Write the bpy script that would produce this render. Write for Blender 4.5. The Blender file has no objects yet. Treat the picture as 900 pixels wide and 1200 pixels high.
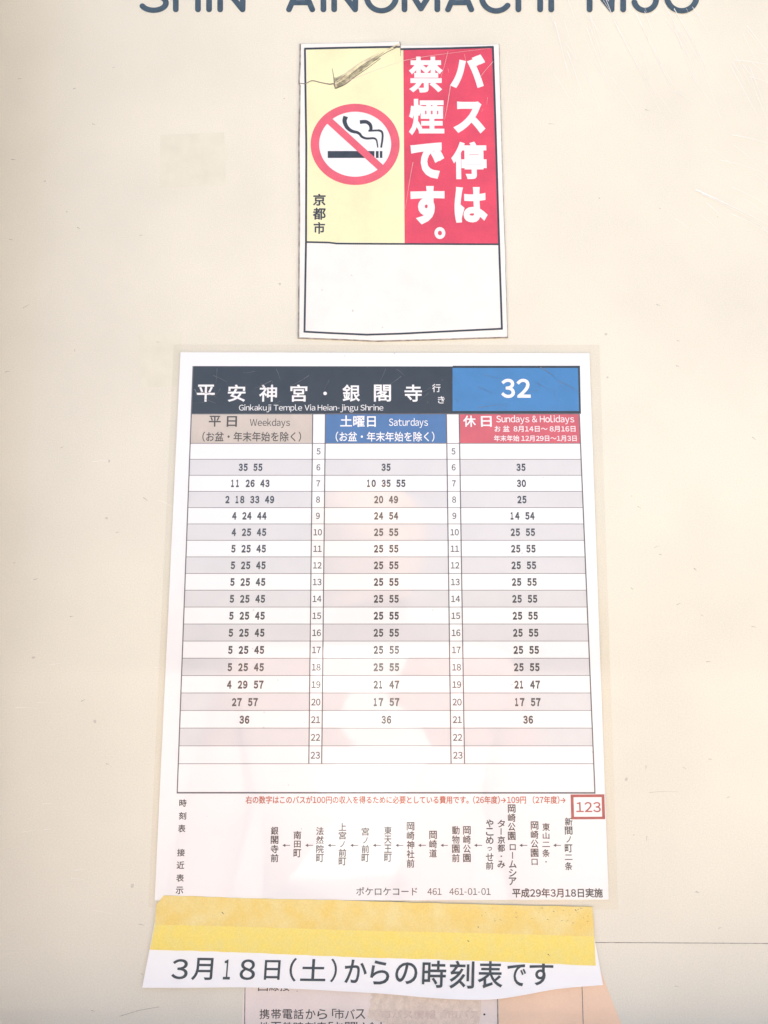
import bpy, math, random
from mathutils import Vector
random.seed(7)
R = math.radians
scene = bpy.context.scene
col = scene.collection

# ------------------------------------------------------------------ camera
F_PX = 1050.0                      # focal length in pixels of a 900 x 1200 frame
PITCH = math.atan(F_PX * 0.0001672)  # the phone looks slightly upwards at the board
DIST = 0.439                       # metres from the board
CAM_Z = 1.36
cam_data = bpy.data.cameras.new('camera')
cam = bpy.data.objects.new('camera', cam_data)
col.objects.link(cam)
cam.location = (0, -DIST, CAM_Z)
cam.rotation_euler = (R(90) + PITCH, 0, 0)
cam_data.sensor_fit = 'VERTICAL'
cam_data.sensor_height = 36.0
cam_data.lens = F_PX / 1200.0 * 36.0
cam_data.clip_start = 0.01
cam_data.clip_end = 3000
scene.camera = cam

# ------------------------------------------------------------------ sky, sun, exposure
SUN_EL, SUN_AZ = R(44), R(20)      # the sun stands high behind the board: its face is in open shade
world = bpy.data.worlds.new('World')
scene.world = world
world.use_nodes = True
wn = world.node_tree.nodes
bg = wn['Background']
sky = wn.new('ShaderNodeTexSky')
sky.sky_type = 'NISHITA'
sky.sun_disc = False
sky.sun_elevation = SUN_EL
sky.sun_rotation = SUN_AZ
sky.dust_density = 5.0
sky.air_density = 1.0
world.node_tree.links.new(sky.outputs['Color'], bg.inputs['Color'])
bg.inputs['Strength'].default_value = 0.10
sun_data = bpy.data.lights.new('sun', 'SUN')
sun_data.energy = 4.0
sun_data.angle = R(0.5)
sun_data.color = (1.0, 0.93, 0.82)
sun = bpy.data.objects.new('sun', sun_data)
col.objects.link(sun)
sd = Vector((math.sin(SUN_AZ) * math.cos(SUN_EL), math.cos(SUN_AZ) * math.cos(SUN_EL), math.sin(SUN_EL)))
sun.rotation_euler = sd.to_track_quat('Z', 'Y').to_euler()
scene.view_settings.view_transform = 'Standard'
scene.view_settings.look = 'None'
scene.view_settings.gamma = 1.0
scene.view_settings.exposure = 2.26

# ------------------------------------------------------------------ survey -> board plane
CO, SI = math.cos(PITCH), math.sin(PITCH)
def P(px, py, h=0.0):
    """a surveyed spot on the board (900 x 1200 survey grid) -> metres on the board plane, h metres proud of it"""
    u, t = px - 450.0, 600.0 - py
    s = (DIST - h) / (F_PX * CO - t * SI)
    return Vector((u * s, -h, CAM_Z + s * (F_PX * SI + t * CO)))

def S(px, py):                     # metres per survey pixel (across) at a spot
    return (P(px + 1, py) - P(px, py)).x

# ------------------------------------------------------------------ materials
def srgb(r, g, b):
    f = lambda c: (c / 255 / 12.92) if c / 255 <= .04045 else ((c / 255 + .055) / 1.055) ** 2.4
    return (f(r), f(g), f(b), 1.0)

def mat(name, c, rough=0.45, spec=0.5, mottle=0.05, mscale=60.0, speck=0.0, bump=0.0, bscale=300.0, coat=0.0,
        fibre=0.0, tint=None, speck_scale=130.0, alpha=1.0, coat_rough=0.06, grain=0.0):
    m = bpy.data.materials.new(name)
    m.use_nodes = True
    nt = m.node_tree; N, L = nt.nodes, nt.links
    b = N['Principled BSDF']
    b.inputs['Roughness'].default_value = rough
    b.inputs['Specular IOR Level'].default_value = spec
    b.inputs['Coat Weight'].default_value = coat
    b.inputs['Coat Roughness'].default_value = coat_rough
    b.inputs['Coat IOR'].default_value = 1.62 if coat > .45 else 1.5
    b.inputs['Alpha'].default_value = alpha
    tc = N.new('ShaderNodeTexCoord')
    geo = N.new('ShaderNodeNewGeometry')
    pos = geo.outputs['Position']
    n = N.new('ShaderNodeTexNoise'); n.inputs['Scale'].default_value = mscale; n.inputs['Detail'].default_value = 6
    L.new(pos, n.inputs['Vector'])
    mx = N.new('ShaderNodeMix'); mx.data_type = 'RGBA'
    t = tint or tuple(v * (1 - mottle * 2.2) for v in c[:3])
    mx.inputs[6].default_value = (c[0], c[1], c[2], 1)
    mx.inputs[7].default_value = (t[0], t[1], t[2], 1)
    rmp = N.new('ShaderNodeMapRange'); rmp.inputs[1].default_value = .38; rmp.inputs[2].default_value = .72
    L.new(n.outputs['Fac'], rmp.inputs[0]); L.new(rmp.outputs[0], mx.inputs[0])
    out = mx.outputs[2]
    if grain:
        g = N.new('ShaderNodeTexNoise'); g.inputs['Scale'].default_value = 1500; g.inputs['Detail'].default_value = 3
        L.new(pos, g.inputs['Vector'])
        gr = N.new('ShaderNodeMapRange'); gr.inputs[1].default_value = .3; gr.inputs[2].default_value = .7
        gr.inputs[3].default_value = 1 - grain; gr.inputs[4].default_value = 1 + grain
        L.new(g.outputs['Fac'], gr.inputs[0])
        gm = N.new('ShaderNodeVectorMath'); gm.operation = 'SCALE'
        L.new(out, gm.inputs[0]); L.new(gr.outputs[0], gm.inputs['Scale'])
        out = gm.outputs[0]
    if speck:
        v = N.new('ShaderNodeTexVoronoi'); v.inputs['Scale'].default_value = speck_scale
        v.inputs['Randomness'].default_value = 1.0
        wv = N.new('ShaderNodeTexNoise'); wv.inputs['Scale'].default_value = 900
        L.new(pos, wv.inputs['Vector'])
        ad = N.new('ShaderNodeVectorMath'); ad.operation = 'MULTIPLY_ADD'
        L.new(wv.outputs['Color'], ad.inputs[0]); ad.inputs[1].default_value = (.0016,) * 3
        L.new(pos, ad.inputs[2]); L.new(ad.outputs[0], v.inputs['Vector'])
        # only a few cells carry a speck, and of differing size
        sep = N.new('ShaderNodeSeparateColor'); L.new(v.outputs['Color'], sep.inputs[0])
        sz = N.new('ShaderNodeMapRange'); sz.inputs[1].default_value = .55; sz.inputs[2].default_value = 1.0
        sz.inputs[3].default_value = -0.03; sz.inputs[4].default_value = 0.075
        L.new(sep.outputs[0], sz.inputs[0])
        lt = N.new('ShaderNodeMath'); lt.operation = 'LESS_THAN'
        L.new(v.outputs['Distance'], lt.inputs[0]); L.new(sz.outputs[0], lt.inputs[1])
        fm = N.new('ShaderNodeMath'); fm.operation = 'MULTIPLY'; fm.inputs[1].default_value = speck
        L.new(lt.outputs[0], fm.inputs[0])
        m2 = N.new('ShaderNodeMix'); m2.data_type = 'RGBA'
        L.new(fm.outputs[0], m2.inputs[0]); L.new(out, m2.inputs[6])
        m2.inputs[7].default_value = (.16, .13, .11, 1)
        out = m2.outputs[2]
    if fibre:
        w = N.new('ShaderNodeTexNoise'); w.inputs['Scale'].default_value = 1.0; w.inputs['Detail'].default_value = 5
        mp = N.new('ShaderNodeMapping'); mp.inputs['Scale'].default_value = (140, 140, 900)
        L.new(pos, mp.inputs['Vector']); L.new(mp.outputs[0], w.inputs['Vector'])
        fr = N.new('ShaderNodeMapRange'); fr.inputs[1].default_value = .35; fr.inputs[2].default_value = .7
        fr.inputs[3].default_value = 1 - fibre; fr.inputs[4].default_value = 1 + fibre
        L.new(w.outputs['Fac'], fr.inputs[0])
        fv = N.new('ShaderNodeVectorMath'); fv.operation = 'SCALE'
        L.new(out, fv.inputs[0]); L.new(fr.outputs[0], fv.inputs['Scale'])
        out = fv.outputs[0]
    L.new(out, b.inputs['Base Color'])
    if bump:
        bn = N.new('ShaderNodeTexNoise'); bn.inputs['Scale'].default_value = bscale; bn.inputs['Detail'].default_value = 4
        L.new(pos, bn.inputs['Vector'])
        bp = N.new('ShaderNodeBump'); bp.inputs['Strength'].default_value = bump; bp.inputs['Distance'].default_value = .0004
        L.new(bn.outputs['Fac'], bp.inputs['Height']); L.new(bp.outputs['Normal'], b.inputs['Normal'])
        if coat:
            L.new(bp.outputs['Normal'], b.inputs['Coat Normal'])
    return m

def film_mat(name, tint, gloss, rough=.08):
    m = bpy.data.materials.new(name); m.use_nodes = True
    N, L = m.node_tree.nodes, m.node_tree.links
    N.remove(N['Principled BSDF'])
    tr = N.new('ShaderNodeBsdfTransparent'); tr.inputs['Color'].default_value = (*tint, 1)
    gl = N.new('ShaderNodeBsdfGlossy'); gl.inputs['Roughness'].default_value = rough
    mx = N.new('ShaderNodeMixShader'); mx.inputs[0].default_value = gloss
    L.new(tr.outputs[0], mx.inputs[1]); L.new(gl.outputs[0], mx.inputs[2])
    L.new(mx.outputs[0], N['Material Output'].inputs['Surface'])
    return m

def veil_mat(name, c, amount, rough=.6, scale=220):
    """a thin uneven residue: part of the surface below shows through"""
    m = bpy.data.materials.new(name); m.use_nodes = True
    N, L = m.node_tree.nodes, m.node_tree.links
    b = N['Principled BSDF']; b.inputs['Base Color'].default_value = (*c[:3], 1); b.inputs['Roughness'].default_value = rough
    geo = N.new('ShaderNodeNewGeometry')
    n = N.new('ShaderNodeTexNoise'); n.inputs['Scale'].default_value = scale; n.inputs['Detail'].default_value = 6
    L.new(geo.outputs['Position'], n.inputs['Vector'])
    r = N.new('ShaderNodeMapRange'); r.inputs[1].default_value = .3; r.inputs[2].default_value = .7
    r.inputs[3].default_value = amount * .35; r.inputs[4].default_value = amount
    L.new(n.outputs['Fac'], r.inputs[0]); L.new(r.outputs[0], b.inputs['Alpha'])
    return m

M = {}
M['board'] = mat('cream_enamel', (.728, .688, .562, 1), rough=.4, mottle=.04, mscale=12, speck=.35, bump=.12, bscale=26,
                 coat=.35, coat_rough=.05, grain=.055, speck_scale=95)
M['board_letter'] = mat('slate_blue_paint', (.052, .082, .105, 1), rough=.4, mottle=.12, mscale=300, coat=.3, grain=.15)
M['frame'] = mat('weathered_aluminium', (.30, .28, .26, 1), rough=.5, mottle=.1, mscale=40)
M['seam'] = mat('dark_joint', (.33, .28, .24, 1), rough=.8, mottle=.3, mscale=400)
M['scratch'] = mat('scuffed_white', (.90, .885, .86, 1), rough=.5, mottle=.05, mscale=500)
M['scratch_faint'] = mat('faint_scuffs', (.17, .17, .17, 1), rough=.5, mottle=.2, mscale=500)
M['residue'] = mat('glue_residue', (.70, .665, .53, 1), rough=.4, mottle=.03, mscale=120, coat=.25, coat_rough=.12, grain=.03)
M['paper'] = mat('white_paper', (.80, .785, .755, 1), rough=.4, mottle=.015, mscale=25, coat=.9, coat_rough=.035, speck=.3, speck_scale=160, grain=.012, bump=.3, bscale=16)
M['ink'] = mat('black_ink', (.045, .042, .045, 1), rough=.45, mottle=.1, mscale=500, coat=.9, coat_rough=.035, bump=.3, bscale=16, grain=.1)
M['ink_grey'] = mat('grey_ink', (.13, .12, .125, 1), rough=.45, mottle=.1, mscale=500, coat=.4)
M['line'] = mat('rule_ink', (.22, .20, .20, 1), rough=.45, coat=.4)
M['band_black'] = mat('black_band_ink', (.022, .025, .026, 1), rough=.4, mottle=.12, mscale=90, coat=.5, coat_rough=.035, bump=.3, bscale=16, speck=.3, grain=.08)
M['blue'] = mat('route_blue_ink', (.035, .18, .42, 1), rough=.4, mottle=.06, mscale=90, coat=.9, coat_rough=.035, bump=.3, bscale=16, grain=.04)
M['blue2'] = mat('saturday_blue_ink', (.05, .14, .33, 1), rough=.4, mottle=.06, mscale=90, coat=.9, coat_rough=.035, bump=.3, bscale=16, grain=.04)
M['red2'] = mat('holiday_red_ink', (.58, .075, .085, 1), rough=.4, mottle=.06, mscale=90, coat=.9, coat_rough=.035, bump=.3, bscale=16, grain=.04)
M['tan'] = mat('weekday_tan_ink', (.56, .475, .385, 1), rough=.4, mottle=.05, mscale=90, coat=.9, coat_rough=.035, bump=.3, bscale=16, grain=.04)
M['grey_row'] = mat('grey_row_ink', (.625, .605, .59, 1), rough=.4, mottle=.02, mscale=40, coat=.9, coat_rough=.035, bump=.3, bscale=16, grain=.02)
M['white_ink'] = mat('unprinted_white', (.80, .79, .78, 1), rough=.45, mottle=.02, mscale=200, coat=.4)
M['orange_ink'] = mat('orange_red_ink', (.52, .13, .07, 1), rough=.45, mottle=.1, mscale=300, coat=.4)
M['farebox'] = mat('brick_red_ink', (.44, .10, .085, 1), rough=.45, mottle=.1, mscale=300, coat=.4)
M['film'] = film_mat('laminate_film', (.978, .967, .945), .04, .05)
M['st_white'] = mat('sticker_vinyl', (.80, .77, .71, 1), rough=.4, mottle=.03, mscale=60, coat=.35, speck=.3, grain=.02)
M['st_edge'] = mat('sticker_dirty_edge', (.38, .345, .31, 1), rough=.7, mottle=.3, mscale=300)
M['st_yellow'] = mat('sticker_yellow', (.82, .78, .47, 1), rough=.4, mottle=.045, mscale=45, coat=.35, grain=.025)
M['st_red'] = mat('sticker_red', (.70, .06, .10, 1), rough=.4, mottle=.1, mscale=50, coat=.35, grain=.05)
M['st_sign'] = mat('sign_red', (.72, .11, .15, 1), rough=.4, mottle=.05, mscale=120, coat=.35, grain=.04)
M['st_black'] = mat('sticker_black', (.036, .040, .048, 1), rough=.4, mottle=.15, mscale=300, coat=.35, grain=.12)
M['dirt'] = veil_mat('dirt_in_crease', (.16, .13, .10), .55, scale=500)
M['crease'] = mat('cracked_vinyl', (.27, .22, .175, 1), rough=.8, mottle=.3, mscale=900)
M['tape'] = mat('yellow_paper_tape', (.87, .69, .155, 1), rough=.5, mottle=.07, mscale=240, bump=.6, bscale=170, tint=(.84, .69, .21), grain=.05, speck=.25, speck_scale=210)
M['tape_dark'] = mat('yellow_tape_over_film', (.82, .60, .165, 1), rough=.5, mottle=.1, mscale=95, bump=.6, bscale=170, tint=(.81, .67, .29), grain=.05, speck=.25, speck_scale=210)
M['note'] = mat('plain_copy_paper', (.93, .915, .875, 1), rough=.75, mottle=.01, mscale=60, spec=.3)
M['note_ink'] = mat('note_toner', (.055, .075, .083, 1), rough=.6, mottle=.12, mscale=500, grain=.15)
M['low_paper'] = mat('aged_notice_paper', (.82, .71, .63, 1), rough=.45, mottle=.04, mscale=40, coat=.35, speck=.5, grain=.03)
M['low_tan'] = mat('tan_salmon_reflection', (.88, .62, .43, 1), rough=.45, mottle=.04, mscale=40, coat=.35, speck=.4, grain=.03)  # tan with the salmon of a reflection put into the colour
M['patch'] = mat('cloudy_old_tape', (.76, .63, .505, 1), rough=.5, mottle=.07, mscale=350, coat=.3, coat_rough=.1, grain=.08, speck=.4, speck_scale=260)
M['ghost_ink'] = mat('ghost_print', (.60, .45, .385, 1), rough=.5, mottle=.15, mscale=700, tint=(.74, .61, .49))
M['ground'] = mat('pale_paving', (.36, .32, .27, 1), rough=.9, mottle=.1, mscale=3)

# ------------------------------------------------------------------ mesh building
class MB:
    def __init__(s): s.v, s.f = [], []
    def add(s, verts, faces):
        o = len(s.v); s.v += [tuple(v) for v in verts]; s.f += [tuple(i + o for i in f) for f in faces]
    def poly(s, pts, h, back=None, hf=None):
        """flat outline in survey points; with back given it is a slab between the two heights"""
        q = [P(x, y, h + (hf(x, y) if hf else 0)) for x, y in pts]
        # wind so the face looks at the viewer (-Y)
        a = sum(q[i].x * q[(i + 1) % len(q)].z - q[(i + 1) % len(q)].x * q[i].z for i in range(len(q)))
        if a < 0: q.reverse()
        n = len(q)
        if back is None:
            s.add(q, [tuple(range(n))])
        else:
            d = h - back
            q2 = [Vector((p.x, p.y + d, p.z)) for p in q]
            s.add(q + q2, [tuple(range(n)), tuple(range(2 * n - 1, n - 1, -1))] +
                  [(i, i + n, (i + 1) % n + n, (i + 1) % n) for i in range(n)])
    def line(s, pts, w, h, w2=None, hf=None):
        """a drawn stroke of width w survey pixels along points (w2: width at the far end)"""
        n = len(pts)
        w2 = w if w2 is None else w2
        L, Rr = [], []
        for i, (x, y) in enumerate(pts):
            x0, y0 = pts[max(i - 1, 0)]; x1, y1 = pts[min(i + 1, n - 1)]
            dx, dy = x1 - x0, y1 - y0; l = math.hypot(dx, dy) or 1
            ww = (w + (w2 - w) * i / max(n - 1, 1)) / 2
            nx, ny = -dy / l * ww, dx / l * ww
            hh = h + (hf(x, y) if hf else 0)
            L.append(P(x + nx, y + ny, hh)); Rr.append(P(x - nx, y - ny, hh))
        vs = L + Rr
        e = (L[0] - Rr[0]).cross(L[1] - L[0])
        flip = e.y > 0                # keep every stroke facing the viewer
        s.add(vs, [((n + i, n + i + 1, i + 1, i) if flip else (i, i + 1, n + i + 1, n + i)) for i in range(n - 1)])
    def round_line(s, pts, w, h, back=None):
        """stroke with round ends and joints, as one outline per segment plus discs"""
        r = w / 2
        for (x0, y0), (x1, y1) in zip(pts, pts[1:]):
            l = math.hypot(x1 - x0, y1 - y0)
            if l < 1e-6: continue
            a = math.atan2(y1 - y0, x1 - x0)
            ring = [(x1 + r * math.cos(a + R(-90 + 180 * k / 8)), y1 + r * .93 * math.sin(a + R(-90 + 180 * k / 8))) for k in range(9)] + \
                   [(x0 + r * math.cos(a + R(90 + 180 * k / 8)), y0 + r * .93 * math.sin(a + R(90 + 180 * k / 8))) for k in range(9)]
            s.lift = getattr(s, 'lift', 0.0) + 1.5e-6
            s.poly(ring, h + s.lift, back)
    def box(s, a, b):
        (x0, y0, z0), (x1, y1, z1) = a, b
        v = [(x, y, z) for x in (x0, x1) for y in (y0, y1) for z in (z0, z1)]
        s.add(v, [(0, 1, 3, 2), (4, 6, 7, 5), (0, 4, 5, 1), (2, 3, 7, 6), (0, 2, 6, 4), (1, 5, 7, 3)])
    def sheet(s, top, bottom, nu, nv, hf, thick):
        """paper between a top and a bottom edge (polylines in survey points) lifted by hf(u, v)"""
        def along(pl, u):
            t = u * (len(pl) - 1); i = min(int(t), len(pl) - 2); k = t - i
            return (pl[i][0] * (1 - k) + pl[i + 1][0] * k, pl[i][1] * (1 - k) + pl[i + 1][1] * k)
        fr, bk = [], []
        for j in range(nv + 1):
            for i in range(nu + 1):
                u, v = i / nu, j / nv
                a, b = along(top, u), along(bottom, u)
                x, y = a[0] * (1 - v) + b[0] * v, a[1] * (1 - v) + b[1] * v
                p = P(x, y, hf(u, v) + thick)
                fr.append(p); bk.append(Vector((p.x, p.y + thick, p.z)))
        n = (nu + 1) * (nv + 1); w = nu + 1
        fs = []
        for j in range(nv):
            for i in range(nu):
                q = (j * w + i, (j + 1) * w + i, (j + 1) * w + i + 1, j * w + i + 1)
                fs.append(q); fs.append(tuple(k + n for k in reversed(q)))
        rim = [i for i in range(nu + 1)] + [j * w + nu for j in range(1, nv + 1)] + \
              [nv * w + i for i in range(nu - 1, -1, -1)] + [j * w for j in range(nv - 1, 0, -1)]
        for a, b in zip(rim, rim[1:] + rim[:1]): fs.append((a, b, b + n, a + n))
        s.add(fr + bk, fs)
    def build(s, name, m, parent=None, smooth=False):
        me = bpy.data.meshes.new(name); me.from_pydata(s.v, [], s.f)
        me.validate(); me.update()
        me.materials.append(m)
        if smooth:
            for p in me.polygons: p.use_smooth = name == 'post'   # paper and tape keep crisp cut edges
        o = bpy.data.objects.new(name, me); col.objects.link(o)
        if parent is not None:
            o.parent = parent
            o.matrix_parent_inverse = parent.matrix_world.inverted()
        return o

# ------------------------------------------------------------------ lettering
_glyph = {}
def wide(ch):                        # the humanist full-width cut of a Latin letter or figure
    return chr(ord(ch) + 0xFEE0) if 33 <= ord(ch) <= 126 else ch
def glyphs(text, bold=0.0, space=1.0):
    key = (text, round(bold, 4), space)
    if key in _glyph: return _glyph[key]
    if len(text) == 1 and wide(text) != text:
        _glyph[key] = glyphs(wide(text), bold, space); return _glyph[key]
    if len(text) > 1 and any(33 <= ord(c) <= 126 for c in text):
        vs, fs, x = [], [], 0.0
        for c in text:
            if c in ' \u3000': x += .26 if c == ' ' else .9; continue
            cv_, cf, cb = glyphs(wide(c), bold)
            cjk = ord(c) > 126
            if c == '-':
                o = len(vs); vs += [(x + .05, .27, 0), (x + .32, .27, 0), (x + .32, .34, 0), (x + .05, .34, 0)]; fs.append((o, o + 1, o + 2, o + 3)); x += .44; continue
            lsb = (max(cb[0], .03) if cjk else (-.05 if c == 'j' else .038)) * space
            o = len(vs); dx = x if cjk else x + lsb - cb[0]
            vs += [(a + dx, b_, z) for a, b_, z in cv_]; fs += [tuple(i + o for i in f) for f in cf]
            x += 1.0 if cjk else cb[2] - cb[0] + lsb + .038 * space
        xs = [v[0] for v in vs]; ys = [v[1] for v in vs]
        _glyph[key] = (vs, fs, (min(xs), min(ys), max(xs), max(ys)))
        return _glyph[key]
    cu = bpy.data.curves.new('lettering', 'FONT')
    cu.body = text; cu.size = 1.0; cu.resolution_u = 4; cu.fill_mode = 'FRONT'
    cu.space_character = space
    if bold > 0:
        cu.bevel_depth = bold; cu.bevel_resolution = 1; cu.fill_mode = 'BOTH'
    o = bpy.data.objects.new('lettering', cu); col.objects.link(o)
    dg = bpy.context.evaluated_depsgraph_get()
    me = bpy.data.meshes.new_from_object(o.evaluated_get(dg))
    vs = [tuple(v.co) for v in me.vertices]; fs = [tuple(p.vertices) for p in me.polygons]
    bpy.data.objects.remove(o); bpy.data.curves.remove(cu); bpy.data.meshes.remove(me)
    xs = [v[0] for v in vs]; ys = [v[1] for v in vs]
    bb = (min(xs), min(ys), max(xs), max(ys)) if vs else (0, 0, 1, 1)
    _glyph[key] = (vs, fs, bb)
    return _glyph[key]

def put(mb, text, x0, y0, x1, y1, h, bold=0.0, hf=None, rot=0.0, slant=0.0, space=1.0, thin=1.2e-5, turn=0):
    """letters whose ink fills the surveyed box x0..x1, y0..y1 (top to bottom)"""
    vs, fs, bb = glyphs(text, bold, space)
    xm, ym = (x0 + x1) / 2, (y0 + y1) / 2
    a, b = P(xm, y0), P(xm, y1)
    W = (P(x1, ym) - P(x0, ym)).x; H = a.z - b.z
    cz = (a.z + b.z) / 2; cx = P(xm, ym).x
    if turn: W, H = H, W
    sx = W / max(bb[2] - bb[0], 1e-6); sy = H / max(bb[3] - bb[1], 1e-6)
    ca, sa = math.cos(rot + R(90) * turn), math.sin(rot + R(90) * turn)
    out = []
    zs = max((abs(v[2]) for v in vs), default=0) or 1.0
    for x, y, z in vs:
        X = (x - (bb[0] + bb[2]) / 2) * sx; Z = (y - (bb[1] + bb[3]) / 2) * sy
        X += slant * Z
        X, Z = X * ca - Z * sa, X * sa + Z * ca
        hh = h + (z / zs) * thin + (hf(cx + X, cz + Z) if hf else 0)
        out.append((cx + X, -hh, cz + Z))
    mb.add(out, fs)

def put_h(mb, text, xc, yc, hpx, h, bold=0.0, squeeze=1.0, space=1.0, ref=None):
    """a line of letters centred on xc, yc with cap height hpx; widths follow the fount"""
    vs, fs, bb = glyphs(text, bold, space)
    rb = glyphs(ref or text, bold)[2]
    k = hpx / (rb[3] - rb[1]) * 1.0
    w = (bb[2] - bb[0]) * k * squeeze
    if ref:
        y1 = yc + hpx / 2 + (rb[1] - bb[1]) * k; y0 = yc - hpx / 2 - (bb[3] - rb[3]) * k
    else:
        y0, y1 = yc - hpx / 2, yc + hpx / 2
    put(mb, text, xc - w / 2, y0, xc + w / 2, y1, h, bold)

def column(mb, text, xc, y0, y1, wpx, h, bold=0.0):
    """vertical writing: one character under the other between y0 and y1"""
    n = len(text); step = (y1 - y0) / n
    for i, ch in enumerate(text):
        if ch == ' ': continue
        t = y0 + i * step; pad = step * .04
        a, b, w = t + pad, t + step - pad, wpx
        c = (a + b) / 2
        if ch == 'ー': mb.poly([(xc - .55, a + .6), (xc + .55, a + .6), (xc + .55, b - .6), (xc - .55, b - .6)], h); continue
        if ch == '・': a, b, w = c - .9, c + .9, 1.8
        elif ch == 'ノ': w = wpx * .62; a, b = c - step * .36, c + step * .36
        elif ch == 'っ': w = wpx * .6; a, b = c - step * .22, c + step * .25
        elif ch == '二': a, b = c - step * .3, c + step * .3
        elif ch in 'ロ口': a, b = c - step * .34, c + step * .36; w = wpx * .8
        elif ch in '田山': a, b = c - step * .38, c + step * .38; w = wpx * .88
        put(mb, ch, xc - w / 2, a, xc + w / 2, b, h, bold)

def lerp(a, c, t): return a + (c - a) * t

def thing(name, loc, label, cat, group=None):
    o = bpy.data.objects.new(name, None); col.objects.link(o)
    o.location = loc; o.empty_display_size = .02
    o['label'] = label; o['category'] = cat
    if group: o['group'] = group
    bpy.context.view_layer.update()
    return o

def ellipse(cx, cy, rx, ry, n=72, a0=0, a1=360):
    return [(cx + rx * math.cos(R(a0 + (a1 - a0) * k / n)), cy + ry * math.sin(R(a0 + (a1 - a0) * k / n))) for k in range(n + (a1 - a0 != 360))]

def curve_pts(pts, n=10):
    """smooth Catmull-Rom line through points"""
    q = [pts[0]] + list(pts) + [pts[-1]]; out = []
    for i in range(1, len(q) - 2):
        p0, p1, p2, p3 = q[i - 1], q[i], q[i + 1], q[i + 2]
        for k in range(n):
            t = k / n
            out.append(tuple(.5 * ((2 * p1[d]) + (-p0[d] + p2[d]) * t + (2 * p0[d] - 5 * p1[d] + 4 * p2[d] - p3[d]) * t * t +
                                   (-p0[d] + 3 * p1[d] - 3 * p2[d] + p3[d]) * t ** 3) for d in (0, 1)))
    out.append(tuple(pts[-1]))
    return out

# ------------------------------------------------------------------ ground
g = MB(); g.add([(-1500, -1500, 0), (1500, -1500, 0), (1500, 1500, 0), (-1500, 1500, 0)], [(0, 1, 2, 3)])
go = g.build('ground', M['ground']); go['kind'] = 'structure'

# ------------------------------------------------------------------ the bus stop board
XL, XR = P(-15, 0).x, P(1000, 0).x
ZT, ZB = P(450, -150).z, P(450, 1268).z
board = thing('bus_stop_board', (0, .012, ZB), 'cream enamel bus stop board with slate blue station name lettering, behind every paper', 'sign board')
b = MB(); b.box((XL, 0, ZB), (XR, .02, ZT)); b.build('panel', M['board'], board)
for (x0, x1, z0, z1) in ((XL - .022, XL, ZB - .022, ZT + .022), (XR, XR + .022, ZB - .022, ZT + .022),
                         (XL, XR, ZT, ZT + .022), (XL, XR, ZB - .022, ZB)):
    b = MB(); b.box((x0, -.10 if x1 <= XL else (-.085 if z1 <= ZB else -.016), z0), (x1, .024, z1)); b.build('unseen_frame_rail', M['frame'], board)  # rails out of view; left and bottom ones deepened to shade the board
for x in (XL + .06, XR - .06):
    b = MB()
    ring = [(x + .02 * math.cos(R(15 * k)), .044 + .02 * math.sin(R(15 * k))) for k in range(24)]
    n = 24
    b.add([(u, v, 0) for u, v in ring] + [(u, v, ZT) for u, v in ring],
          [(i, (i + 1) % n, (i + 1) % n + n, i + n) for i in range(n)])
    b.build('post', M['frame'], board, True)

# station name: one rounded stroke after another
nm = MB(); LH = 3e-5; LW = 6.8; T, Bm = -21.0, 11.2
def arc(cx, cy, rx, ry, a0, a1, n=20): return [(cx + rx * math.cos(R(a0 + (a1 - a0) * k / n)), cy + ry * math.sin(R(a0 + (a1 - a0) * k / n))) for k in range(n + 1)]
def st(*p): nm.round_line(p, LW, LH)
def cv(p): nm.round_line(p, LW, LH)
def let_H(a, c): st((a, T), (a, Bm)); st((c, T), (c, Bm)); st((a, -4), (c, -4))
def let_N(a, c): st((a, Bm), (a, T), (c - .8, Bm), (c, T))
def let_A(a, c): m = (a + c) / 2; st((a, Bm), (m, T), (c, Bm)); st((a + 4.5, 3), (c - 4.5, 3))
cv([(193, -14)] + arc(180, -13, 12.5, 8.2, -20, -180)[1:] + [(172, -7), (186, -3.5)] + arc(180, 3.4, 14.5, 8.6, -55, 155))
let_H(206, 232); st((245, T), (245, Bm)); let_N(258, 285)
st((303, -7), (320, -7))
let_A(338.6, 366); st((379, T), (379, Bm)); let_N(391.6, 417)
cv(arc(447, -4.2, 17.2, 16.8, 0, 360, 40))
st((474, Bm), (474, T), (493.3, Bm - 1), (512.5, T), (512.5, Bm))
let_A(525, 552.4); cv(arc(581.5, -4, 17.0, 16.8, -38, -322, 36))
let_H(607.5, 633); st((646, T), (646, Bm))
st((661, -7), (676, -7))
let_N(691, 717.5); st((730.3, T), (730.3, Bm))
cv([(769, T)] + arc(756, -1, 13, 13.2, 0, 165, 20))
cv(arc(799, -4.2, 17.4, 16.8, 0, 360, 40))
nm.build('station_name', M['board_letter'], board)

# joint in the board, right of the tape; faint older joints
s = MB(); s.line([(697, 1104.5), (760, 1104.8), (845, 1105.3), (975, 1106)], .8, 5e-5); s.build('panel_joint', M['seam'], board)
s = MB()
s.poly([(188, 158), (263, 155), (265, 217), (187, 220)], 4e-5)
s.build('glue_residue', M['residue'], board); s = MB()
s.poly([(162, 392), (214, 389), (209, 452), (166, 455)], 4e-5)
s.build('glue_residue', M['residue'], board)
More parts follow.
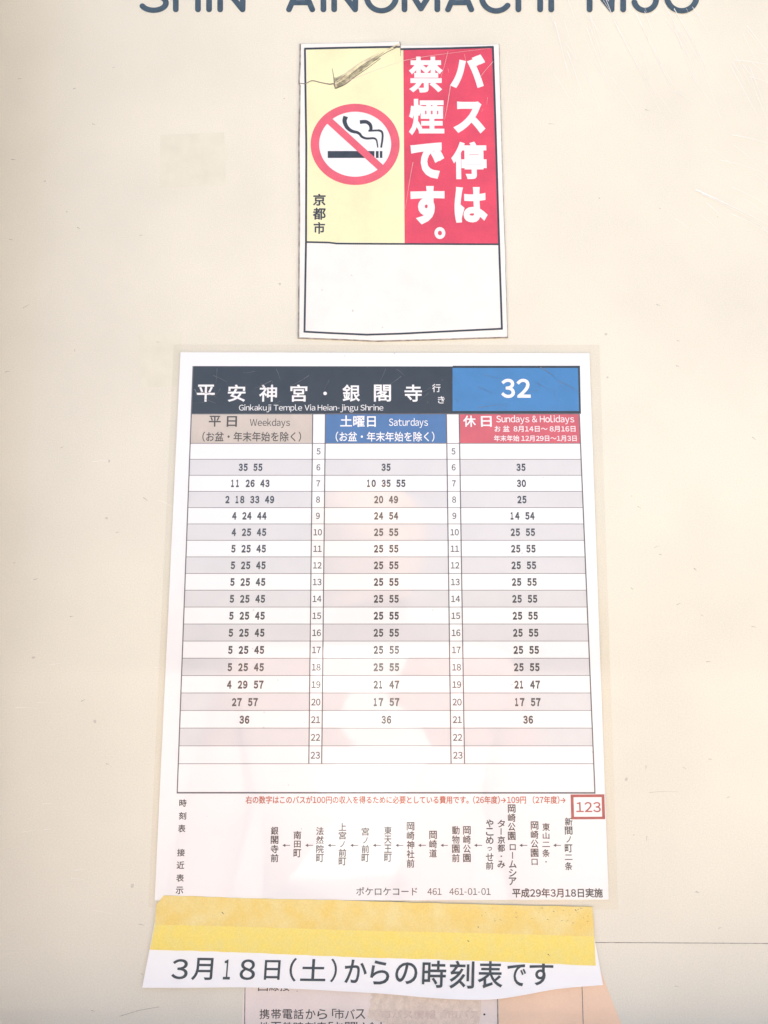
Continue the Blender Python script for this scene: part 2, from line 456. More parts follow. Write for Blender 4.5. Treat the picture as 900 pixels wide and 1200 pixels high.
# scuffs and scratches on the enamel
s = MB(); random.seed(11)
def scratch(mb, x, y, ang, ln, w, h, bend=.1):
    mb.lift = getattr(mb, 'lift', 0.0) + 1e-6; h += mb.lift
    a = R(ang); pts = []
    n = 7
    for k in range(n):
        t = k / (n - 1)
        pts.append((x + math.cos(a) * ln * t - math.sin(a) * bend * ln * t * t, y + math.sin(a) * ln * t + math.cos(a) * bend * ln * t * t))
    mb.line(pts, w, h, .12)
for k in range(46):
    scratch(s, random.uniform(640, 880), random.uniform(-10, 90), random.uniform(52, 74), random.uniform(18, 90), random.uniform(.25, .7), 3.0e-4, random.uniform(-.06, .06))
for k in range(16):
    scratch(s, random.uniform(780, 905), random.uniform(60, 270), random.uniform(10, 40), random.uniform(14, 60), random.uniform(.25, .6), 3.0e-4)
scratch(s, 815, 222, 24, 95, 1.5, 3.2e-4, .03); scratch(s, 822, 227, 25, 80, .8, 3.2e-4, .03); scratch(s, 860, 70, 4, 60, .7, 3.2e-4)
scratch(s, 858, 158, 8, 50, .6, 3.2e-4)
for (x, y, a, l) in ((650, 25, 75, 80), (665, 60, 70, 60), (720, 25, 62, 120), (745, 15, 64, 100), (790, 10, 60, 80)):
    scratch(s, x, y, a, l, .8, 3.2e-4, .02)
for k in range(14):
    scratch(s, random.uniform(5, 200), random.uniform(420, 1180), random.uniform(-20, 20), random.uniform(6, 26), random.uniform(.25, .5), 3.0e-4)
s.build('scratches', M['scratch'], board)
s = MB()
for k in range(40):
    x, y = random.choice(((random.uniform(4, 185), random.uniform(20, 1190)), (random.uniform(725, 896), random.uniform(40, 1190))))
    scratch(s, x, y, random.uniform(-40, 40), random.uniform(2, 7), random.uniform(.5, 1.1), 7e-5, .2)
for (x, y, a, l, w) in ((86, 104, -20, 3.5, 1.4), (108, 145, 15, 4, 1.1), (13, 187, -5, 6, 1.0), (27, 361, -35, 9, .7), (643, 145, 0, 7, .9), (815, 1045, 8, 5, 1.2), (757, 897, 88, 5, 1.1), (758, 980, 90, 6, .9), (760, 929, -8, 35, .4)):
    scratch(s, x, y, a, l, w, 7.1e-5)
s.line([(140, 1191), (163, 1184), (186, 1180)], .6, 7.1e-5)
s.build('dirt_marks', veil_mat('dirt_specks', (.16, .13, .11), .6, scale=900), board)

# ------------------------------------------------------------------ no smoking sticker
sk = thing('no_smoking_sticker', P(472, 398, 0), 'cracked yellow and red no smoking sticker stuck above the timetable', 'sticker')
SH = 8e-4
outl = [(352.8, 51.6), (362, 51.2), (400, 50.6), (440, 49.6), (468.3, 48.7), (469.3, 53.2), (520, 53.0), (584.4, 51.9), (585.6, 100), (587.6, 170), (589.3, 230),
        (591.3, 285), (592.3, 308), (592.0, 318), (593.2, 350), (594.4, 394.5), (560, 395.4), (500, 397.4), (441, 398.9), (400, 397.0), (350.8, 395.2),
        (351.2, 330), (351.9, 250), (351.3, 170), (352.5, 100.5), (351.4, 97.0), (352.6, 75)]
b = MB(); b.poly([(472 + (x - 472) * (1.016 if x < 472 else 1.006), 225 + (y - 225) * 1.004 + .5) for x, y in outl], SH - 6e-5, 2e-5); b.build('dirty_edge', M['st_edge'], sk)
b = MB(); b.poly(outl, SH, SH - 5e-5); b.build('vinyl', M['st_white'], sk)
b = MB(); b.poly([(359.3, 57.3), (468.5, 55.8), (472.6, 58), (474.2, 285.3), (359.6, 283.5)], SH + 2e-5); b.build('yellow_panel', M['st_yellow'], sk)
b = MB(); b.poly([(472.6, 58), (577.2, 55.8), (584.6, 285.8), (474.2, 285.4)], SH + 2e-5); b.build('red_panel', M['st_red'], sk)
b = MB()
BO = SH + 5e-5
b.line([(357.3, 57), (358.9, 170), (358.6, 283), (356.8, 389.6)], 2.3, BO)
b.line([(356.6, 57.1), (410, 55.8), (468.6, 54.8)], 2.4, BO + 2e-6)
b.line([(468.8, 57.6), (520, 56.8), (578.4, 55.0)], 2.4, BO + 2e-6)
b.line([(577.6, 54.6), (580.4, 140), (584.9, 286), (588.2, 386)], 2.3, BO)
b.line([(355.8, 388.6), (385, 390.2), (430, 392.2), (470, 391), (530, 388), (589, 385.2)], 2.2, BO + 2e-6)
b.line([(358, 283.6), (385, 284.2), (395, 285.4), (420, 285.6), (585.4, 286.3)], 2.0, BO + 4e-6)
b.build('border_line', M['st_black'], sk)
sg = MB(); sg.poly(ellipse(416.2, 169.0, 43.4, 39.4), SH + 4e-5)
sign = sg.build('prohibition_sign', M['white_ink'], sk)
c = MB()
CH = SH + 6e-5
c.poly([(384, 177), (438.8, 177), (438.8, 185.1), (384, 185.1)], CH)
c.poly([(440.4, 177), (443.7, 177), (443.7, 185.1), (440.4, 185.1)], CH)
c.poly([(445.1, 177), (448.1, 177), (448.1, 185.1), (445.1, 185.1)], CH)
q = lambda pts: [(355 + x / 7.5, 110 + y / 7.5) for x, y in pts]
c.line(curve_pts(q([(376, 198), (366, 240), (385, 290), (425, 325), (475, 338)])), 5.6, CH, 3.2)
c.line(curve_pts(q([(470, 335), (498, 352), (520, 378), (560, 392), (622, 390), (645, 405), (652, 432), (658, 472)])), 3.4, CH + 1e-6, 1.5)
c.line(curve_pts(q([(500, 248), (555, 246), (588, 268), (598, 300), (594, 326)])), 4.4, CH, 3.6)
c.line(q([(575, 325), (612, 323), (665, 321)]), 2.2, CH + 1e-6)
c.line(curve_pts(q([(660, 320), (690, 330), (700, 358), (697, 410), (687, 473)])), 2.6, CH + 2e-6, 2.2)
c.build('cigarette', M['st_black'], sign)
c = MB()
oo, ii = ellipse(416.2, 169.2, 52.2, 47.6), ellipse(416.2, 169.0, 42.2, 38.1)
RH = SH + 8e-5
ov, iv = [P(x, y, RH) for x, y in oo], [P(x, y, RH) for x, y in ii]
n = len(oo)
c.add(ov + iv, [(i, i + n, (i + 1) % n + n, (i + 1) % n) for i in range(n)])
c.line([(381.5, 137.5), (452.5, 202.2)], 8.4, RH + 1e-6)
c.build('red_ring', M['st_sign'], sign)
w = MB()
for ch, x0, y0, x1, y1, bo in (('バ', 527, 65, 568.6, 104.4, .05), ('ス', 531, 120, 568.4, 157.6, .055), ('停', 528.6, 167, 570, 211, .036), ('は', 532.4, 220, 571, 262, .05),
                               ('禁', 479, 67.6, 519, 109.6, .033), ('煙', 479, 117, 520.4, 159.6, .031), ('で', 481, 168, 520.6, 210.6, .055), ('す', 481, 219, 521, 264, .055), ('。', 509, 267, 521.8, 281, .03)):
    put(w, ch, x0, y0, x1, y1, SH + 6e-5, bo)
w.build('slogan', M['white_ink'], sk)
w = MB()
for ch, x0, y0, x1, y1 in (('京', 366.8, 228, 381.8, 242), ('都', 366.6, 244.4, 382, 258.4), ('市', 367.6, 261, 381, 275)): put(w, ch, x0, y0, x1, y1, SH + 6e-5, .026)
w.build('city_name', M['st_black'], sk)
# crack and torn ridge across the top left corner: a piece pushed over its neighbour
b = MB()
rid = [(392.2, 97.5), (398, 91), (408, 83), (421, 73.5), (437, 65), (453, 58), (467.5, 51)]
low = [(393.5, 103), (400, 96.5), (410.5, 87.5), (423.5, 77), (439, 67.5), (454, 59), (468, 52)]
fr = [P(x, y, SH + 2.5e-4) for x, y in rid]; bk = [P(x, y, SH + 7e-5) for x, y in low]
mid = [P((a[0] + c_[0]) / 2, (a[1] + c_[1]) / 2 - .6, SH + 5e-4 * (1 - i / 7)) for i, (a, c_) in enumerate(zip(rid, low))]
n = len(rid); vs = fr + mid + bk
b.add(vs, [(i, n + i, n + i + 1, i + 1) for i in range(n - 1)] + [(n + i, 2 * n + i, 2 * n + i + 1, n + i + 1) for i in range(n - 1)])
b.build('raised_crease', mat('soiled_vinyl', (.74, .68, .42, 1), rough=.6, mottle=.35, mscale=330, tint=(.46, .39, .27)), sk, True)
b = MB()
b.line(curve_pts([(351.5, 97.6), (358, 97.8), (366, 94.6), (376, 96.8), (386, 98.6), (391, 98.4), (393, 103)]), .9, SH + 9e-5, 1.6)
b.line(curve_pts([(389.2, 80), (391, 90), (391.8, 98), (393, 104)]), .5, SH + 9.2e-5, 1.4)
b.line(curve_pts([(393, 103.5), (404, 99), (416, 90), (432, 79), (446, 68.5)]), 1.5, SH + 9.4e-5, .5)
b.line(curve_pts([(440, 70), (452, 62), (468, 54)]), .5, SH + 9.6e-5, 1.0)
b.line([(468.6, 48.8), (469.5, 57), (469.2, 66)], 1.0, SH + 9.7e-5, .3)
random.seed(21)
for k in range(38):
    t = random.random() ** 1.7
    xc, yc = lerp(394, 440, t), lerp(99, 69, t)
    scratch(b, xc + random.uniform(-2, 2), yc + random.uniform(-4.5, 3) * (1 - .7 * t), random.uniform(-48, -22), random.uniform(4, 10), random.uniform(.3, .6), SH + 6e-4 * (1 - t * .6), .1)
b.build('crack', M['crease'], sk)
b = MB()
b.poly([(390.6, 90), (394, 91), (398, 89), (408, 84), (420, 76), (438, 65), (452, 59), (440, 71), (426, 81.5), (414, 91), (403, 99), (394, 104.5), (392.4, 100)], SH + 1.1e-4)
b.build('grime', M['dirt'], sk)
b = MB()
for p, w_ in (([(473, 71), (500, 66), (530, 62), (574, 56.5)], .8), ([(484, 190), (480, 212), (475, 245)], .9), ([(405, 96), (430, 86), (455, 77), (472, 71)], .8),
              ([(525, 60), (520, 80), (515, 95)], .6), ([(578, 72), (566, 86), (561, 95)], .8), ([(528, 100), (524, 125), (521, 140)], 1.3)):
    b.line(curve_pts(p), w_ * .65, SH + 1.3e-4, .2)
for k in range(6): scratch(b, random.uniform(500, 580), random.uniform(58, 130), random.uniform(60, 110), random.uniform(4, 10), .3, SH + 1.3e-4)
b.build('scratches', mat('scuffed_vinyl', (.76, .53, .50, 1), rough=.5, mottle=.1, mscale=400), sk)

# ------------------------------------------------------------------ timetable
tt = thing('bus_timetable', P(447, 1054), 'white laminated bus timetable for route 32 with three columns of departure times', 'timetable')
FH, PH = 3.0e-4, 6.4e-4
b = MB(); b.poly([(203.6, 403.6), (702.5, 404.2), (724.5, 1066), (173.5, 1063.5)], FH + 6e-5); b.build('laminate_film', M['film'], tt)
b = MB(); b.poly([(211.6, 412.8), (690.6, 414), (713.4, 1054.2), (450, 1055), (181.2, 1055)], PH, FH + 8e-5); b.build('paper', M['paper'], tt)
K1, K2, K3, K4 = PH + 2e-5, PH + 4e-5, PH + 6e-5, PH + 8e-5
def vx(x_top, x_bot, y, y0=519.0, y1=895.0): return lerp(x_top, x_bot, (y - y0) / (y1 - y0))
# outline verticals (x at y=519, x at y=895)
L0, L5 = (222.9, 208.9), (680.2, 695.8)
A1, A2 = (366.1, 361.9), (381.0, 377.0)
B1, B2 = (523.6, 528.6), (538.6, 544.4)
X = lambda l, y: vx(l[0], l[1], y)
b = MB(); b.poly([(225.6, 429), (530.5, 429.4), (530.5, 484.6), (223.9, 484.6)], K1); b.build('destination_band', M['band_black'], tt)
rp = MB(); rp.poly([(530.5, 428.6), (679.6, 428.6), (680.8, 484.8), (530.5, 484.8)], K1); r_ = rp.build('route_panel', M['band_black'], tt)
b = MB(); b.poly([(530.3, 431.2), (677.4, 431.2), (678.6, 481.6), (530.3, 481.6)], K2); b.build('blue_field', M['blue'], r_)
b = MB(); put_h(b, '32', 604.2, 455.6, 22.6, K3, .028, .97); b.build('route_number', M['white_ink'], r_)
for nme, m, la, ra in (('weekday_heading', 'tan', L0, A1), ('saturday_heading', 'blue2', A2, B1), ('holiday_heading', 'red2', B2, L5)):
    b = MB(); b.poly([(X(la, 485), 485.2), (X(ra, 485), 485.2), (X(ra, 519.6), 519.6), (X(la, 519.6), 519.6)], K1); b.build(nme, M[m], tt)
# row rhythm measured on the board itself: equal heights
z0, z1 = P(450, 519.6).z, P(450, 895).z
def row_y(k):                       # survey y of rule k (0 = under the headings)
    z = lerp(z0, z1, k / 19.0) - CAM_Z
    # invert P for z
    r = z / DIST
    t = F_PX * (r * CO - SI) / (CO + r * SI)
    return 600.0 - t
b = MB()
for k in range(1, 19, 2):
    ya, yb = row_y(k), row_y(k + 1)
    for la, ra in ((L0, A1), (A2, B1), (B2, L5)):
        b.poly([(X(la, ya), ya), (X(ra, ya), ya), (X(ra, yb), yb), (X(la, yb), yb)], K1)
b.build('grey_row_shading', M['grey_row'], tt)
b = MB()
for k in range(1, 20):
    y = row_y(k); b.line([(X(L0, y), y), (X(L5, y), y)], .75, K2)
b.line([(X(L0, 519.6), 519.6), (X(L5, 519.6), 519.6)], .9, K2)
b.build('row_rules', M['line'], tt)
b = MB()
for l in (A1, A2, B1, B2):
    b.line([(X(l, 485), 485), (X(l, 895), 895)], 1.25, K2 + 4e-6)
b.line([(X(L0, 429), 429), (X(L0, 929), 929)], 1.3, K2 + 4e-6)
b.line([(X(L5, 485), 485), (X(L5, 929), 929)], 1.4, K2 + 4e-6)
b.line([(X(L0, 929) - .6, 929), (X(L5, 929) + .6, 929.2)], 1.8, K2 + 6e-6)
b.line([(X(L0, 485), 485), (X(L5, 485), 485)], 1.1, K2 + 6e-6)
b.build('table_outline', M['ink_grey'], tt)

w = MB()
for ch, x0, x1 in (('平', 231, 252), ('安', 267.3, 288), ('神', 304, 324.8), ('宮', 340.4, 360.2), ('銀', 401.4, 422), ('閣', 438.2, 458.2), ('寺', 474, 494.4)):
    put(w, ch, x0, 451.2, x1, 471.2, K3, .016)
w.poly(ellipse(381, 461, 2.1, 2.0, 20), K3)
put(w, '行', 506.3, 450.4, 516.2, 460, K3, .008); put(w, 'き', 513, 464.8, 521, 473.2, K3, .008)
w.build('destination_lettering', M['white_ink'], tt)
w = MB(); put(w, 'Ginkakuji Temple Via Heian-jingu Shrine', 280.3, 474.4, 449.2, 483.6, K3, .0); w.build('english_destination', M['white_ink'], tt)
w = MB(); put(w, '平', 245, 487.6, 259, 500.4, K3, .018); put(w, '日', 266, 488, 278, 500.6, K3, .02)
put(w, 'Weekdays', 293, 490.9, 340, 502.0, K3, .004)
put(w, '(お盆・年末年始を除く)', 237.5, 506.2, 353, 518.0, K3, .012)
w.build('weekday_lettering', mat('brown_black_ink', (.075, .065, .055, 1), rough=.45, coat=.4), tt)
w = MB(); put(w, '土曜日', 398.8, 487.3, 440.4, 500.8, K3, .018); put(w, 'Saturdays', 455.8, 490.4, 501.4, 502, K3, .004)
put(w, '(お盆・年末年始を除く)', 393.4, 506.2, 509, 518.0, K3, .012)
w.build('saturday_lettering', M['white_ink'], tt)
w = MB(); put(w, '休', 542.6, 487.3, 557.6, 500.6, K3, .02); put(w, '日', 563.4, 488, 576, 500.6, K3, .02)
put(w, 'Sundays & Holidays', 581.4, 487.1, 672.6, 497.6, K3, .004)
put(w, 'お 盆  8月14日～ 8月16日', 579.4, 499.2, 674, 506.6, K3, .012); put(w, '年末年始 12月29日～1月3日', 578.6, 510.4, 675.4, 517.6, K3, .012)
w.build('holiday_lettering', M['white_ink'], tt)

WK = {6: '35 55', 7: '11 26 43', 8: '2 18 33 49', 9: '4 24 44', 10: '4 25 45', 19: '4 29 57', 20: '27 57', 21: '36'}
for k in range(11, 19): WK[k] = '5 25 45'
SA = {6: '35', 7: '10 35 55', 8: '20 49', 9: '24 54', 19: '21 47', 20: '17 57', 21: '36'}
HO = {6: '35', 7: '30', 8: '25', 9: '14 54', 19: '21 47', 20: '17 57', 21: '36'}
for k in range(10, 19): SA[k] = HO[k] = '25 55'
def times(name, table, la, ra):
    w = MB()
    for hr, row in table.items():
        k = hr - 5
        y = (row_y(k) + row_y(k + 1)) / 2
        sc = (row_y(k + 1) - row_y(k)) / 19.5
        xc = (X(la, y) + X(ra, y)) / 2
        nums = row.split(); dw, gap = 5.95 * sc, 6.0 * sc
        tot = sum(len(q_) for q_ in nums) * dw + gap * (len(nums) - 1)
        x = xc - tot / 2
        for q_ in nums:
            for d in q_:
                hp = 9.1 * sc
                wd = 5.15 * sc if d != '1' else 3.5 * sc
                put(w, d, x + dw / 2 - wd / 2 - (.35 if d == '1' else 0), y - hp / 2 + .4, x + dw / 2 + wd / 2 - (.35 if d == '1' else 0), y + hp / 2 + .4, K3, .055)
                x += dw
            x += gap
    w.build(name, M['ink'], tt)
times('weekday_departure_times', WK, L0, A1)
times('saturday_departure_times', SA, A2, B1)
times('holiday_departure_times', HO, B2, L5)
for la, ra in ((A1, A2), (B1, B2)):
    w = MB()
    for hr in range(5, 24):
        k = hr - 5; y = (row_y(k) + row_y(k + 1)) / 2; sc = (row_y(k + 1) - row_y(k)) / 19.5
        put_h(w, str(hr), (X(la, y) + X(ra, y)) / 2, y + .4, 7.6 * sc, K3, .014, .86, 1.04, ref='0')
    w.build('hour_numerals', M['ink'], tt)

# foot of the sheet
w = MB(); put(w, '右の数字はこのバスが100円の収入を得るために必要としている費用です。(26年度)→109円　(27年度)→', 288, 932.4, 662.5, 941.8, K3, .02)
w.build('fare_sentence', M['orange_ink'], tt)
fb = MB()
for p in ([(668.6, 931), (708.2, 930.8), (708.3, 934.1), (668.6, 934.3)], [(669.2, 957.2), (709, 957), (709.2, 960), (669.4, 960.2)],
          [(668.6, 931), (672.0, 931), (672.8, 960), (669.4, 960)], [(704.8, 931), (708.2, 931), (709.2, 960), (705.8, 960)]):
    fb.poly(p, K2 + len(fb.v) * 1e-7)
f_ = fb.build('fare_box', M['farebox'], tt)
w = MB(); put_h(w, '123', 689.2, 945.6, 12.0, K3, .014, 1.02, 1.06); w.build('fare_number', M['farebox'], f_)
w = MB()
for ch, x0, y0, x1, y1 in (('時', 210.4, 936.4, 219, 945.2), ('刻', 210, 951.4, 218.6, 960.2), ('表', 209, 966, 217.8, 975.2)): put(w, ch, x0, y0, x1, y1, K3, .02)
for ch, x0, y0, x1, y1 in (('接', 208, 994.4, 217, 1003.2), ('近', 207.4, 1009, 216.4, 1018), ('表', 206.8, 1024, 216, 1033), ('示', 206.2, 1038.6, 215.2, 1047.4)): put(w, ch, x0, y0, x1, y1, K3, .02)
w.build('margin_lettering', M['ink'], tt)
stops = [('銀閣寺前', 322, 968, 1010.4), ('南田町', 348.6, 973, 1004.8), ('法然院町', 375, 968.4, 1010.4), ('上宮ノ前町', 401.4, 963.6, 1014.2), ('宮ノ前町', 428.2, 969, 1010.2),
         ('東天王町', 454.6, 967.8, 1010), ('岡崎神社前', 481, 962.6, 1016.8), ('岡崎道', 507.4, 972.8, 1005), ('動物園前', 534, 967.4, 1010.4), ('岡崎公園', 547, 967.4, 1010.4),
         ('やこめっせ前', 573.6, 959.6, 1019), ('ター京都・み', 587.2, 960, 1017.4), ('岡崎公園', 599.4, 942, 984.6), ('ロームシア', 600.6, 987.4, 1037.4), ('岡崎公園口', 626.2, 961.8, 1015), ('東山二条・', 639.6, 963.8, 1014.6),
         ('新間ノ町二条', 666, 957.4, 1019.8)]
w = MB(); w1 = MB()
for i, (tx, xc, ya, yb) in enumerate(stops):
    column(w1 if i == 0 else w, tx, xc, ya, yb, 9.0, K3, .02)
w.build('stop_names', M['ink'], tt)
w1.build('terminus_name', M['ink'], tt)
w = MB()
for x0, x1 in ((331.5, 340), (358.2, 366.8), (384.6, 393.4), (411, 419.8), (437.6, 446.4), (464, 472.8), (490.6, 499.2), (516.8, 525), (556.2, 565), (609.2, 618), (648.8, 657.6)):
    w.line([(x0 + .6, 990.6), (x1, 990.6)], .9, K3); w.poly([(x0 - .6, 990.6), (x0 + 2.9, 988.6), (x0 + 2.9, 992.6)], K3)
w.build('direction_arrows', M['ink_grey'], tt)
w = MB()
put(w, 'ポケロケコード', 417.4, 1039.2, 489, 1048.8, K3, .008); put(w, '461', 500.8, 1040.4, 517.4, 1048.4, K3, .006); put(w, '461-01-01', 526.4, 1040.4, 574.8, 1048.4, K3, .006)
put(w, '平成29年3月18日実施', 600, 1040.4, 706, 1051.6, K3, .026)
w.build('issue_lettering', M['ink'], tt)
b = MB()
for (x, y, a, l, w_) in ((318, 446, 150, 22, .5), (362, 440, 145, 26, .5), (250, 440, 20, 18, .4), (228, 456, 60, 8, 1.6), (240, 468, 15, 14, .4), (633, 430, 30, 22, .9), (655, 446, 25, 30, .6), (560, 478, -12, 34, .5), (470, 441, 140, 18, .5), (620, 510, -20, 16, .5)):
    scratch(b, x, y, a, l, w_, K4 + 4e-5)
for k in range(26): scratch(b, random.uniform(228, 675), random.uniform(430, 480), random.uniform(0, 180), random.uniform(6, 22), random.uniform(.2, .45), K4 + 4e-5)
b.build('scratches', M['scratch_faint'], tt)

# ------------------------------------------------------------------ notice below, mostly hidden by the strip
nt_ = thing('phone_service_notice', P(435, 1300), 'aged pinkish service notice with dark Japanese text below the white paper strip', 'notice')
b = MB(); b.poly([(287.5, 1120), (582.5, 1120), (582.5, 1262), (280, 1262)], 1.6e-4, 2e-5); b.build('paper', M['low_paper'], nt_)
b = MB(); b.line([(287.6, 1120), (286.6, 1200), (285.6, 1262)], 1.1, 2.0e-4); b.build('side_rule', M['seam'], nt_)
b = MB(); b.line([(582, 1120), (583.5, 1200), (585, 1262)], 1.2, 2.0e-4); b.build('side_rule', M['seam'], nt_)
w = MB(); NH = 2.2e-4
for ch, x in zip('携帯電話から「市バス', (304.2, 317.8, 331.2, 344.2, 358.2, 371.8, 383.6, 391.8, 404.2, 416.4)):
    wd = 11.6 if ch != '「' else 5.2
    put(w, ch, x + (5.5 if ch == '「' else 0), 1182.4 if ch != '「' else 1182, x + (5.5 if ch == '「' else 0) + wd, 1194 if ch != '「' else 1190.5, NH, .008)
for ch, x in zip('地下鉄時刻表「お問い合わ', (304.0, 317.6, 331.0, 344.0, 357.8, 371.0, 379.6, 391.6, 404.4, 417.2, 430.0, 442.8)):
    wd = 11.8 if ch != '「' else 5.2
    put(w, ch, x + (5.5 if ch == '「' else 0), 1197.4, x + (5.5 if ch == '「' else 0) + wd, 1209 if ch != '「' else 1206, NH, .008)
for ch, x in zip('回線接', (302.5, 315.5, 328)): put(w, ch, x, 1149.4, x + 11.6, 1161.2, NH, .008)
w.poly(ellipse(567.6, 1188.8, 1.3, 1.2, 14), NH)
w.build('lettering', M['ink'], nt_)
w = MB(); put(w, '市バス情報「市バス', 446, 1183, 562, 1194, 4.0e-4, .02); w.build('faded_lettering', M['ghost_ink'], nt_)
tp = MB()
tp.poly([(435, 1150), (434.4, 1166), (436.6, 1169), (433, 1172.5), (434.6, 1178), (431.4, 1184), (430.6, 1192), (436, 1195), (446, 1197.5), (452, 1199), (452, 1216), (560, 1216), (561, 1200), (564, 1190), (563.4, 1172), (565.6, 1150)], 3.6e-4)
tpo = tp.build('torn_tape_remnant', M['patch'], None)
tpo['label'] = 'torn cloudy brown tape remnant over the text of the lower notice'; tpo['category'] = 'old tape'
# tan panel at right; a salmon reflection is put into its colour and outline
tn = thing('tan_reflection_panel', P(640, 1300), 'tan panel with a painted salmon reflection and a thin vertical line, right of the lower service notice', 'notice')
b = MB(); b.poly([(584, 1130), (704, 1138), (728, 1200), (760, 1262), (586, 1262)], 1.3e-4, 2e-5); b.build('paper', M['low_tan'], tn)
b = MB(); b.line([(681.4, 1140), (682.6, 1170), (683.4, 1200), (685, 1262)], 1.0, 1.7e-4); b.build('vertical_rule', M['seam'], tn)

# ------------------------------------------------------------------ white paper strip and its yellow tape
top_e = [(181.5, 1080), (310, 1084), (440, 1088), (570, 1092), (696, 1096)]
bot_e = [(166.6, 1157.6), (227, 1157.6), (287.5, 1157.2), (350, 1159), (405, 1162), (455, 1165), (500, 1169), (545, 1171.6), (580, 1171), (612, 1166.4), (655, 1158.8), (706.8, 1154.4)]
def resample(pl, n):
    c_ = curve_pts(pl, 12); xs = [p[0] for p in c_]; out = []
    for i in range(n + 1):
        x = lerp(xs[0], xs[-1], i / n)
        for a, c2 in zip(c_, c_[1:]):
            if a[0] <= x <= c2[0] or c2 is c_[-1]:
                t = (x - a[0]) / ((c2[0] - a[0]) or 1); out.append((x, lerp(a[1], c2[1], t))); break
    return out
def strip_h(u, v):                   # the free lower edge bulges away from the board
    k = max(0.0, (v - .45) / .55)
    return 9.0e-4 + k * k * (.0002 + .0007 * math.exp(-((u - .68) / .2) ** 2) + .0003 * math.exp(-((u - .02) / .12) ** 2))
ps = thing('paper_notice_strip', P(436, 1165), 'white paper strip announcing the 18 March timetable, hanging below yellow tape', 'paper strip')
b = MB(); b.sheet(resample(top_e, 60), resample(bot_e, 60), 60, 14, strip_h, 1e-4); b.build('paper', M['note'], ps, True)
xa, xb = P(174, 1125).x, P(702, 1125).x
def strip_text_h(x, z):
    u = (x - xa) / (xb - xa)
    zt = lerp(P(181, 1082).z, P(696, 1096).z, u); zb = lerp(P(167, 1158).z, P(706, 1162).z, u)
    return strip_h(min(max(u, 0), 1), min(max((zt - z) / (zt - zb), 0), 1)) - 9.0e-4
w = MB()
letters = [('3', 202, 221, 1123, 1146.4), ('月', 225.4, 250, 1121.6, 1147.6), ('1', 262.4, 270.6, 1123.6, 1146.8), ('8', 281.6, 299.6, 1123.4, 1147.4), ('日', 310.2, 328.6, 1124.2, 1147.2), ('(', 339.6, 347.6, 1121.6, 1149.2),
           ('土', 352.6, 382, 1123, 1148.6), (')', 387.6, 395, 1122.4, 1150), ('か', 404, 430, 1123.6, 1151), ('ら', 434, 456.4, 1124.6, 1152.4), ('の', 463.2, 489, 1126.8, 1152), ('時', 494.6, 522.6, 1124.8, 1156), ('刻', 526.6, 555.4, 1125, 1157), ('表', 559.6, 588.6, 1125.4, 1156.8),
           ('で', 594, 616, 1129, 1154.4), ('す', 620, 647.8, 1126, 1153.6)]
for ch, x0, x1, y0, y1 in letters:
    put(w, ch, x0, y0, x1, y1, 9.0e-4 + 1e-4 + 9e-5, .012, strip_text_h, rot=R(-.6), slant=.04)
w.build('lettering', M['note_ink'], ps)

tape = thing('yellow_masking_tape', P(436, 1122), 'wide yellow paper tape across the timetable foot, holding the white paper strip', 'tape')
def tape_h(u, v):                    # pressed down at the top edge, with a few shallow wrinkles
    return 1.11e-3 - 3.2e-4 * max(0, 1 - v * 4) + 2.5e-5 * math.sin(u * 23 + v * 5) + \
        1.3e-4 * math.exp(-((u - .19 - v * .03) / .008) ** 2) + 1.1e-4 * math.exp(-((u - .56 + v * .05) / .009) ** 2) * (1 - v * .6) + 1.2e-4 * math.exp(-((u - .83 - v * .02) / .007) ** 2)
def ragged(pl, a):
    rg = random.Random(3)
    return [(x, y + rg.uniform(-a, a)) for x, y in pl]
t_top = [(183.2, 1060.4), (189, 1050.6), (200, 1049.6), (300, 1052.8), (400, 1055), (500, 1058), (600, 1060.6), (694.4, 1062.4)]
t_mid = [(181.4, 1083.6), (300, 1086.6), (420, 1090.4), (560, 1093.6), (696.4, 1097.6)]
t_bot = [(175.6, 1113), (280, 1116), (400, 1121), (500, 1124), (600, 1127.4), (698.2, 1131.6)]
b = MB(); b.sheet(ragged(resample(t_top, 60), .3), resample(t_mid, 60), 120, 6, lambda u, v: tape_h(u, v * .5), 9e-5); b.build('upper_half', M['tape_dark'], tape, True)
b = MB(); b.sheet(resample(t_mid, 60), ragged(resample(t_bot, 60), .35), 120, 6, lambda u, v: tape_h(u, .5 + v * .5), 9e-5); b.build('lower_half', M['tape'], tape, True)
b = MB(); random.seed(5)
for k in range(26): scratch(b, random.uniform(560, 690), random.uniform(1064, 1082), random.uniform(-25, 25), random.uniform(1, 3), random.uniform(.4, .8), 1.31e-3)
for (x, y, l) in ((548, 1102, 3), (642, 1118, 3.5), (674, 1066, 3), (260, 1069, 4), (560, 1086, 2)): scratch(b, x, y, 40, l, 1.2, 1.31e-3)
b.build('specks', M['crease'], tape)

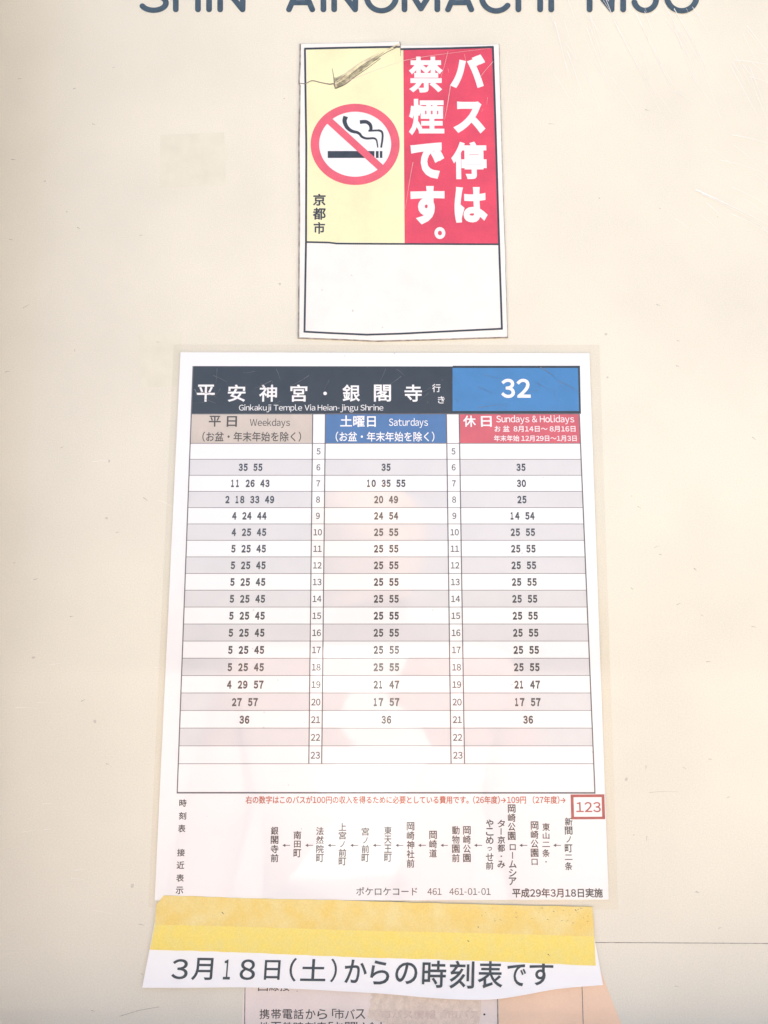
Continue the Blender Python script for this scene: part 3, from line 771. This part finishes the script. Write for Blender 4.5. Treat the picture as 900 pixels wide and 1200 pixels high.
# ------------------------------------------------------------------ the person reading the board: the gloss of the papers mirrors them
def skin(name, joints, links, mats, pick, parent=None, sub=2):
    me = bpy.data.meshes.new(name); me.from_pydata([j[0] for j in joints], links, []); me.update()
    o = bpy.data.objects.new(name, me); col.objects.link(o)
    mod = o.modifiers.new('skin', 'SKIN'); mod.use_smooth_shade = True
    for v, j in zip(me.skin_vertices[0].data, joints): v.radius = j[1]
    me.skin_vertices[0].data[0].use_root = True
    sb = o.modifiers.new('smooth', 'SUBSURF'); sb.levels = sub; sb.render_levels = sub
    dg = bpy.context.evaluated_depsgraph_get()
    m2 = bpy.data.meshes.new_from_object(o.evaluated_get(dg))
    o.modifiers.clear(); o.data = m2; m2.name = name; m2.materials.clear()
    for m in mats: m2.materials.append(m)
    for p in m2.polygons: p.use_smooth = True; p.material_index = pick(p.center)
    if parent: o.parent = parent; o.matrix_parent_inverse = parent.matrix_world.inverted()
    return o
PX, PY = -0.02, -0.80
jt, ln = [], []
def J(x, y, z, rx, ry=None, to=None):
    jt.append(((PX + x, PY + y, z), (rx, ry or rx)))
    if to is not None: ln.append((to, len(jt) - 1))
    return len(jt) - 1
pel = J(0, 0, .92, .15, .105)
wai = J(0, 0, 1.08, .135, .10, pel); che = J(0, 0, 1.26, .155, .11, wai); nk = J(0, .0, 1.385, .055, .055, che)
hd = J(0, .015, 1.46, .055, .06, nk); hd2 = J(0, .025, 1.53, .078, .095, hd); hd3 = J(0, .02, 1.61, .066, .085, hd2)
J(0, .125, 1.525, .012, .016, hd2)                     # nose
for sx in (-1, 1):
    J(sx * .082, .01, 1.53, .012, .022, hd2)           # ear
    sh = J(sx * .165, 0, 1.335, .062, .06, che); el = J(sx * .225, -.01, 1.07, .046, .046, sh); wr = J(sx * .225, .07, .85, .030, .026, el)
    pm = J(sx * .225, .085, .78, .018, .036, wr)
    for k, (fl, dy) in enumerate(((.072, .030), (.082, .010), (.076, -.010), (.060, -.028))):
        f1 = J(sx * .222, .088 + dy, .742, .0085, .0085, pm); f2 = J(sx * .216, .096 + dy, .742 - fl * .55, .008, .008, f1); J(sx * .203, .102 + dy, .742 - fl, .007, .007, f2)
    t1 = J(sx * .212, .125, .79, .010, .010, pm); J(sx * .204, .142, .755, .0085, .0085, t1)
    hp = J(sx * .085, 0, .84, .095, .095, pel); kn = J(sx * .095, .01, .47, .062, .066, hp); an = J(sx * .10, -.01, .09, .042, .046, kn); J(sx * .105, .13, .035, .036, .028, an)
M['jacket'] = mat('salmon_jacket_cloth', (.42, .275, .24, 1), rough=.9, mottle=.1)
M['shirt'] = mat('white_shirt_cloth', (.75, .74, .72, 1), rough=.9)
M['skin'] = mat('skin', (.50, .36, .27, 1), rough=.6)
M['hair'] = mat('dark_hair', (.03, .025, .022, 1), rough=.6)
M['trousers'] = mat('dark_trousers', (.05, .05, .06, 1), rough=.9)
def which(c):
    x, y, z = abs(c.x - PX), c.y - PY, c.z
    if z > 1.385: return 4 if (z > 1.60 or y < -.01) else 2
    if z < .86 and x > .185: return 2
    if z < .90 and x < .19: return 3
    return 1 if (x < .05 and y > .03) else 0
body = skin('person', jt, ln, [M['jacket'], M['shirt'], M['skin'], M['trousers'], M['hair']], which)
body['label'] = 'person in open salmon jacket and white shirt, seen only as a faint reflection'; body['category'] = 'person'
